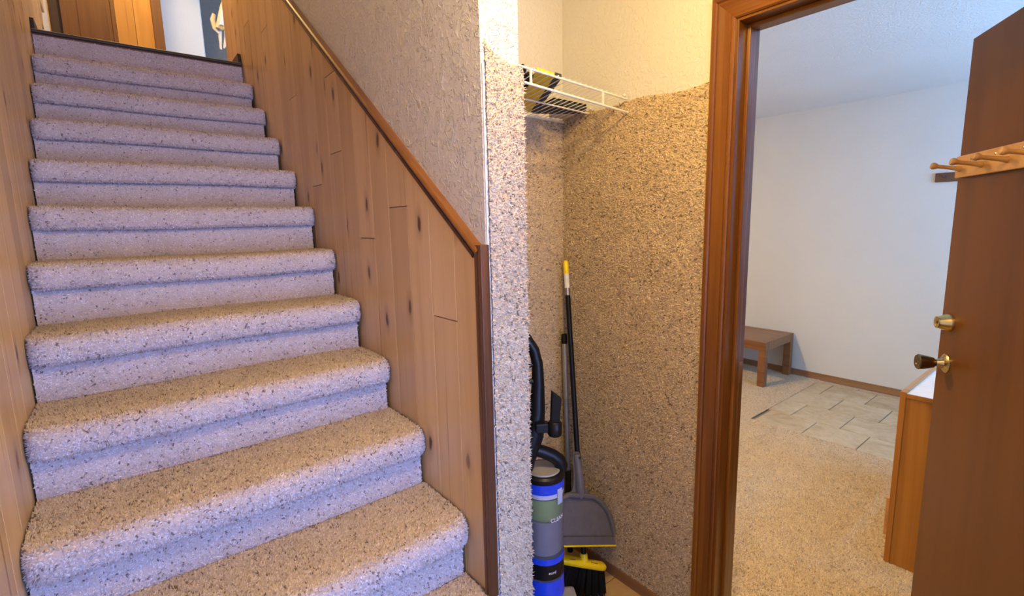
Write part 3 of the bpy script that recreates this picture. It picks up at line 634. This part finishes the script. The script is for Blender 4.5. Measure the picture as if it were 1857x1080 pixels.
# floor head
ol = [(-.075, -.095), (.05, -.125), (.20, -.130), (.235, -.115), (.245, 0), (.235, .115), (.20, .130), (.05, .125), (-.075, .095)]
rs = [[VV(f*sc+of, l*sc, z) for f, l in ol] for z, sc, of in ((.012, .97, 0), (.03, 1, 0), (.06, .99, 0), (.085, .90, -.005), (.098, .72, -.02))]
MB().rings(rs).build('floor_head', 'black_plastic', vc, smooth=True)
MB().rings([[VV(.135+.085*math.cos(a)*s_, .0+.10*math.sin(a)*s_, z) for a in [2*math.pi*k/20 for k in range(20)]] for s_, z in ((1, .085), (.96, .110), (.75, .128), (.35, .137), (.05, .139))]).build('brush_window', 'clear_plastic', vc, smooth=True)
for s_ in (-1, 1): MB().lathe(VV(-.055, s_*.095, .05), vl*s_, [(0, 0), (0, .050), (.014, .050), (.018, .044), (.018, 0)], 20).build('wheel', 'black_matt', vc, smooth=True)
# lower body
MB().rings([[VV(-.02+a_*math.cos(t_), b_2*math.sin(t_), z) for t_ in [2*math.pi*k/24 for k in range(24)]] for z, a_, b_2 in ((.09, .085, .090), (.13, .083, .086), (.19, .078, .080), (.25, .070, .070))]).build('lower_body', 'blue_plastic', vc, smooth=True)
MB().rings([[VV(f, l, z) for f, l in ((.03, -.045), (.11, -.040), (.11, .040), (.03, .045))] for z in (.115, .215)]).build('front_cover', 'grey_plastic', vc, bevel=.012)
def ring(z0, z1, r0, r1, nm, mt, par=vc, of=0.0, n=36):
    return MB().rings([[VV(of+r*math.cos(t_), r*math.sin(t_), z) for t_ in [2*math.pi*k/n for k in range(n)]] for z, r in ((z0, r0), (z1, r1))]).build(nm, mt, par, smooth=True)
VV0 = VV
def VV(f, l, z): return VV0(f, l, z+.050)      # the bin assembly sits on the motor housing
ring(.200, .268, .066, .064, 'motor_ring', 'blue_plastic')
ring(.268, .276, .063, .063, 'filter_band', 'clear_plastic')
cw = ring(.276, .330, .0645, .065, 'cord_band', 'black_plastic')
bb = ring(.330, .350, .066, .0655, 'bin_base', 'blue_plastic')
bin_ = MB().rings([[VV(r*math.cos(t_), r*math.sin(t_), z) for t_ in [2*math.pi*k/36 for k in range(36)]] for z, r in ((.350, .0635), (.352, .0640), (.545, .0640), (.556, .0640))]).build('dust_bin', 'clear_plastic', vc, smooth=True, label='clear plastic dust bin')
ring(.354, .470, .050, .052, 'dust', 'dust_grey', bin_)
MB().rings([[VV(r*math.cos(t_), r*math.sin(t_), z) for t_ in [2*math.pi*k/30 for k in range(30)]] for z, r in ((.4705, .020), (.473, .046), (.485, .057), (.550, .060))]).build('filter_cone', 'green_filter', bin_, smooth=True)
ring(.557, .572, .0652, .0655, 'bin_collar', 'lavender_plastic')
ring(.572, .606, .0665, .0675, 'blue_collar', 'blue_plastic')
MB().rings([[VV(r*math.cos(t_), r*math.sin(t_), z) for t_ in [2*math.pi*k/36 for k in range(36)]] for z, r in ((.606, .0680), (.612, .0700), (.622, .0700), (.628, .064))]).build('lid', 'black_plastic', vc, smooth=True)
MB().rings([[VV(r*math.cos(t_), r*math.sin(t_), z) for t_ in [2*math.pi*k/28 for k in range(28)]] for z, r in ((.628, .054), (.632, .052), (.633, .02))]).build('lid_inset', 'grey_plastic', vc, smooth=True)
VV = VV0
# carrying loop of the bin, rising to the back
hp = [(.058, .668), (.060, .684), (.052, .704), (.030, .722), (.0, .737), (-.035, .750), (-.070, .758)]
MB().tube([VV(f, 0, z) for f, z in hp], [.016, .018, .018, .018, .017, .017, .017], 12, flat=1.25, ref=vl).build('bin_handle', 'black_plastic', vc, smooth=True)
MB().prism([VV(-.060, -.010, .770), VV(-.060, .010, .770), VV(-.030, .010, .764), VV(-.030, -.010, .764)], (0, 0, .010)).build('release_button', 'silver', vc, bevel=.003)
latch = MB().rings([[VV((.066+o_)*math.cos(t_), (.066+o_)*math.sin(t_), z) for t_, o_ in ((-1.05, 0), (-1.05, .004), (-.72, .004), (-.72, 0))] for z in (.585, .635)]).build('bin_latch', 'lavender_plastic', vc, bevel=.001)
# spine and grip
sp_ = [(-.085, .10), (-.088, .35), (-.086, .60), (-.060, .72), (-.030, .80), (-.017, .88), (-.013, .97), (-.014, 1.03), (-.024, 1.075), (-.050, 1.120), (-.090, 1.150), (-.130, 1.160)]
MB().tube([VV(f, 0, z) for f, z in sp_], [.030, .030, .030, .036, .034, .026, .020, .018, .017, .016, .016, .016], 14, flat=.9, ref=vf).build('spine', 'black_plastic', vc, smooth=True)
g2 = [(-.022, 1.035), (-.045, 1.022), (-.075, 1.045), (-.09, 1.10)]
MB().tube([VV(f, 0, z) for f, z in g2], .008, 10).build('grip_brace', 'black_plastic', vc, smooth=True)
MB().lathe(VV(-.028, -.0, .975), -vf, [(0, 0), (0, .010), (.012, .010), (.016, .006), (.016, 0)], 12).build('cord_hook', 'black_plastic', vc, smooth=True)
MB().tube([VV(-.088, -.012, .80), VV(-.10, -.012, .86), VV(-.098, -.012, .91), VV(-.08, -.012, .875), VV(-.07, -.012, .80)], .013, 12).build('hose', 'black_matt', vc, smooth=True)
# side tool in its clip
MB().lathe(VV(.030, -.045, .812), (Vector((0, 0, 1))), [(0, 0), (0, .020), (.006, .023), (.040, .023), (.046, .018), (.046, 0)], 18).build('tool_clip', 'black_plastic', vc, smooth=True)
MB().prism([VV(-.030, -.050, .822), VV(.012, -.050, .822), VV(.012, -.022, .822), VV(-.030, -.010, .822)], (0, 0, .03)).build('clip_arm', 'black_plastic', vc, bevel=.004)
MB().rings([[VV(.030+c[0]+dx, -.045+c[1], z+dz) for c, dz in (((-.015, -.011), .012), ((.015, -.011), -.014), ((.015, .011), -.014), ((-.015, .011), .012))] if top else [VV(.030+c[0]+dx, -.045+c[1], z) for c in ((-.014, -.011), (.014, -.011), (.014, .011), (-.014, .011))] for z, dx, dz, top in ((.852, 0, 0, 0), (.945, .006, .012, 1))]).build('crevice_tool', 'black_matt', vc, bevel=.004)
# lettering wrapped on the bin
def wrap_text(body, size, zc_, ang0, rad, mat, parent, name):
    cu = bpy.data.curves.new(name, 'FONT'); cu.body = body; cu.size = size; cu.extrude = .0002
    to = bpy.data.objects.new(name, cu); COL.objects.link(to); dg = bpy.context.evaluated_depsgraph_get(); dg.update()
    me = bpy.data.meshes.new_from_object(to.evaluated_get(dg)); bpy.data.objects.remove(to); bpy.data.curves.remove(cu)
    for v in me.vertices:
        th = ang0+v.co.x/rad; p = VV(0, 0, 0)+(vf*math.cos(th)+vl*math.sin(th))*(rad+.0006+v.co.z)+Vector((0, 0, zc_+v.co.y)); v.co = p-ORG[parent]
    me.materials.append(MATS[mat]); o = bpy.data.objects.new(name, me); COL.objects.link(o); o.parent = parent; ORG[o] = ORG[parent]; return o
wrap_text('CLEAN', .018, .528, -1.42, .0642, 'print_white', bin_, 'lettering')
wrap_text('cord', .014, .348, -1.55, .0652, 'print_white', cw, 'lettering')

# ================================================================== UPSTAIRS, SEEN OVER THE LANDING
ZU = T0+RISE*11-.022                      # landing level
YB = 5.40
k_ = YB/3.56
X = lambda v: v*k_
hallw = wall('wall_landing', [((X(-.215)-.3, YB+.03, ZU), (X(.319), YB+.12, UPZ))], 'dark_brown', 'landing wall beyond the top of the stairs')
for a, b in ((.106, .19), (.19, .272)): MB().box((X(a)+.001, YB, ZU), (X(b)-.001, YB+.029, 3.1)).build('plank', 'hall_pine', hallw, bevel=.002)
MB().box((X(-.245), YB, ZU), (X(-.165), YB+.029, 3.1)).build('plank', 'hall_pine', hallw, bevel=.002)
MB().box((X(.272), YB-.018, ZU), (X(.319), YB+.12, 3.1)).build('trim_10', 'brown_door', bevel=.003, label='brown casing beside the pale doorway upstairs', cat='trim', kind='structure')
d2 = MB().box((X(-.118)+.001, YB+.008, ZU+.02), (X(.088), YB+.029, 2.9)).build('door_2', 'brown_door', bevel=.002, label='brown closet door upstairs beyond the landing', cat='door', kind='structure')
MB().box((X(-.05), YB+.001, ZU+.12), (X(.07), YB+.0079, 2.6)).build('panel', 'brown_door', d2, bevel=.004)
MB().box((X(-.118), YB-.006, ZU), (X(-.096), YB+.0075, 3.0)).build('trim_11', 'brown_door', bevel=.003, label='left brown casing of the closet door upstairs', cat='trim', kind='structure')
MB().box((X(.088)+.001, YB-.006, ZU), (X(.106), YB+.029, 3.0)).build('trim_12', 'brown_door', bevel=.003, label='right brown casing of the closet door upstairs', cat='trim', kind='structure')
# pale room beyond
Y2 = 6.3; k2 = Y2/3.56
MB().prism([(.319*k2-.2, Y2, ZU), (.500*k2, Y2, ZU), (.512*k2, Y2+.012, ZU), (.519*k2, Y2+.05, ZU), (.519*k2, Y2+.7, ZU), (.319*k2-.2, Y2+.7, ZU)], (0, 0, UPZ-ZU)).build('wall_upper_room', 'white_paint', smooth=True, label='white wall corner in the room beyond the upstairs doorway', cat='wall', kind='structure')
wall('wall_upper_far', [((.85, 7.0, ZU), (2.6, 7.1, UPZ))], 'shade_grey', 'shaded grey wall at the back of the upstairs room')  # shade is put into the dark base colour of this wall
wall('wall_upper_end', [((-.5, 8.0, ZU), (2.6, 8.1, UPZ)), ((2.6, 4.0, ZU), (2.7, 8.1, UPZ)), ((-.6, YB+.12, ZU), (-.5, 8.1, UPZ)), ((XS2, 3.9, ZU), (2.6, 4.03, UPZ))], 'white_paint', 'outer walls of the upstairs rooms')
# white cloths on a hook
kc = 5.6; s3 = kc/3.56
hk = empty('hanging_cloths', (.60*s3, kc, 1.20*s3), 'bundle of white cloths hanging from a hook beyond the upstairs doorway', 'cloths')
def U(px, pz, dy=0): return Vector((px*s3, kc+dy, pz*s3))
MB().tube([U(.655, 1.42), U(.632, 1.33), U(.615, 1.25), U(.600, 1.205)], [.012, .030, .040, .034], 12, flat=.7).build('cloth', 'white_cloth', hk, smooth=True)
MB().tube([U(.585, 1.29, .02), U(.575, 1.255, .02), U(.582, 1.205, .02), U(.600, 1.185, .02)], [.020, .030, .030, .018], 12, flat=.6).build('cloth', 'white_cloth', hk, smooth=True)
MB().tube([U(.608, 1.20, .03), U(.606, 1.15, .03), U(.603, 1.095, .03)], [.026, .020, .012], 10, flat=.6).build('cloth', 'white_cloth', hk, smooth=True)
MB().tube([U(.640, 1.30, .03), U(.640, 1.20, .03), U(.632, 1.14, .03), U(.620, 1.105, .03)], [.012, .022, .020, .010], 10, flat=.6).build('cloth', 'white_cloth', hk, smooth=True)
MB().lathe(U(.612, 1.208, -.045), (0, -1, .2), [(0, 0), (0, .026), (.01, .026), (.01, .018), (.004, .018), (.004, 0)], 16).build('cup', 'silver', hk, smooth=True)
MB().tube([U(.664, 1.47, .05), U(.655, 1.43, .02), U(.650, 1.40, .0)], .006, 8).build('hook', 'silver', hk)
B((.455*k2, Y2-.30, 1.375*k2), (.595*k2, Y2-.02, 1.375*k2+.35)).build('wall_cabinet', 'dark_brown', bevel=.003, label='dark wooden wall cabinet high in the upstairs room', cat='cabinet')
# dark little baseboard ends where the planks meet the landing
for x0, x1, nm, sd in ((XB-.014, XB+.004, 'baseboard_landing_right', 'right'), (XL, XL+.016, 'baseboard_landing_left', 'left')):
    MB().prism([(x0, 3.585, ZU+.014), (x0, 4.02, ZU+.014), (x0, 4.02, ZU+.075), (x0, 3.60, ZU+.075)], (x1-x0, 0, 0)).build(nm, 'dark_edge', bevel=.002, label='short dark baseboard on the %s plank wall at the landing' % sd, cat='baseboard', kind='structure')

# ------------------------------------------------------------------ lift the whole place so the lower floor is at z = 0
for o in COL.objects:
    if o.parent is None and o.type in {'MESH', 'EMPTY'}: o.location.z += ZS
